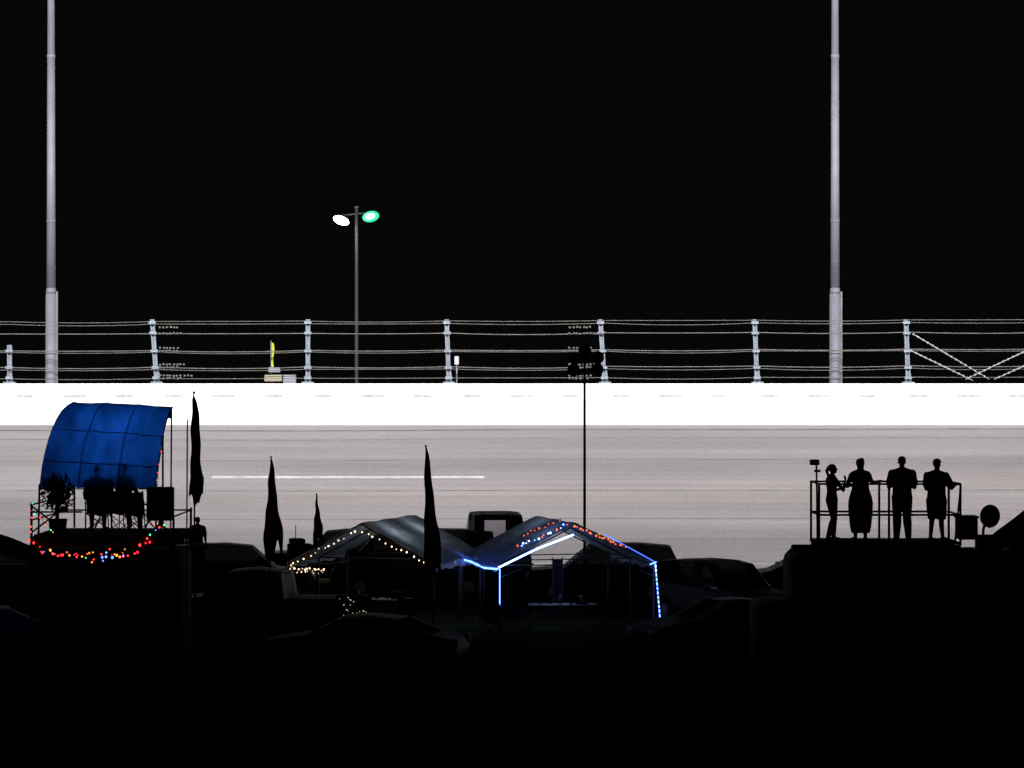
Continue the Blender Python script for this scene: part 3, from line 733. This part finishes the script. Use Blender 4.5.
human('man', (-8.72, 60.0, 3.46 - .40), R(10), 1.75, False, knee={1: (.13, .40, .88), -1: (-.13, .40, .88)}, ankle={1: (.13, .42, .49), -1: (-.13, .42, .49)},
      elbow={1: (.27, .12, 1.14), -1: (-.27, .12, 1.14)}, wrist={1: (.2, .36, 1.06), -1: (-.2, .36, 1.06)}, bulk=1.15)
camp_chair(-8.72, 60.0, R(190), 3.46)
human('woman', (-8.17, 60.1, 3.46 - .36), R(-20), 1.72, True, knee={1: (.13, .40, .84), -1: (-.13, .40, .84)}, ankle={1: (.13, .42, .45), -1: (-.13, .42, .45)},
      elbow={1: (.25, .12, 1.14), -1: (-.25, .12, 1.14)}, wrist={1: (.2, .36, 1.06), -1: (-.2, .36, 1.06)}, hair='long', bulk=1.15)
camp_chair(-8.17, 60.1, R(160), 3.46)
camp_chair(-7.75, 59.5, R(150), 3.46)
b = B(); b.rbox((-7.34, 59.4, 4.10), (.54, .4, .70), .04, M_dark); b.cyl((-7.34, 59.18, 4.2), (-7.34, 59.2, 4.2), .14, M_black); b.cyl((-7.34, 59.18, 3.95), (-7.34, 59.2, 3.95), .09, M_black)
b.cyl((-7.34, 59.4, 3.46), (-7.34, 59.4, 3.8), .03, M_black); b.cyl((-7.56, 59.4, 3.46), (-7.34, 59.4, 3.7), .02, M_black); b.cyl((-7.12, 59.4, 3.46), (-7.34, 59.4, 3.7), .02, M_black)
b.done('loudspeaker')
b = B(); ml = mat('foliage_dark', (.03, .05, .02), .8, noise=(9, .4)); b.cyl((0, 0, 0), (0, 0, .32), .16, M_dark, .2, 14); b.cyl((0, 0, .3), (0, 0, .6), .03, M_wood)
for i in range(800):
    d = Vector((random.gauss(0, 1), random.gauss(0, 1), random.gauss(0, 1))).normalized() * random.uniform(.08, .38); c = Vector((0, 0, .85)) + Vector((d.x, d.y, d.z * 1.15))
    a = Vector((random.gauss(0, 1), random.gauss(0, 1), random.gauss(0, 1))).normalized() * .07; e = Vector((random.gauss(0, 1), random.gauss(0, 1), random.gauss(0, 1))).normalized() * .03
    b.face([c - a, c + e, c + a, c - e], ml)
b.done('potted_shrub', (-9.50, 59.5, 3.46))
cols = [emis('bulb_red', (1, .04, .03), 4.0), emis('bulb_red_deep', (1, .02, .04), 2.5), emis('bulb_green', (.05, 1, .3), 2), emis('bulb_blue', (.08, .15, 1), 5), emis('bulb_amber', (1, .30, .03), 2.5)]
cw = [cols[0]] * 5 + [cols[1]] * 4 + [cols[4]] * 2 + [cols[3], cols[2]]
b = B()
bulbs(b, swag((-9.98, 58.8, 3.38), (-9.1, 58.8, 3.12), .12), .085, cw, .022, jit=.045)
bulbs(b, swag((-9.1, 58.8, 3.12), (-8.3, 58.8, 3.06), .12), .085, cw, .022, jit=.055)
bulbs(b, swag((-8.3, 58.8, 3.06), (-7.5, 58.8, 3.38), .13), .085, cw, .022, jit=.045)
bulbs(b, swag((-9.7, 58.8, 3.12), (-7.9, 58.8, 3.22), .08), .11, cw, .018, jit=.07)
bulbs(b, ln((-9.96, 58.85, 3.4), (-9.94, 58.85, 4.1)), .12, cw, .016, jit=.05)
bulbs(b, ln((-9.9, 58.85, 4.0), (-9.4, 58.85, 3.45)), .12, cw, .016, jit=.04)
bulbs(b, ln((-7.6, 58.8, 3.38), (-7.2, 58.85, 3.75)), .10, cw, .017, jit=.05)
bulbs(b, ln((-7.46, 59.55, 3.6), (-7.42, 59.75, 4.9)), .18, cw, .014, jit=.05)
bulbs(b, ln((-7.42, 59.75, 4.9), (-7.40, 60.5, 5.5)), .18, cw, .014, jit=.05)
b.done('string_lights')

human('man', (-9.62, 87.0, .88), R(-10), 1.64, False, bulk=1.15)
b = B(); b.rbox((0, 0, .5), (.9, .6, 1.0), .08, M_dark); b.rbox((0, 0, 1.1), (.5, .5, .3), .06, M_dark); b.done('barbecue_grill', (-6.3, 79, 0))
b = B()
for i in range(18): b.sph((-3.9 + random.uniform(-.35, .35), 70 + random.uniform(-.05, .05), 1.05 + random.uniform(-.3, .3)), random.uniform(.006, .013), random.choice([E_warm2, E_warm3]))
b.box((-3.9, 70.08, .7), (.9, .03, 1.4), M_black)
b.done('string_lights')
b = B(); b.cyl((0, 0, 0), (0, 0, .5), .02, M_dark); b.sph((0, 0, .55), .03, E_warm2); b.rbox((0, 0, .64), (.12, .12, .04), .015, M_dark); b.done('glint_lantern', (6.7, 74.5, .0))  # invented glowing lantern, added in place of small white glints
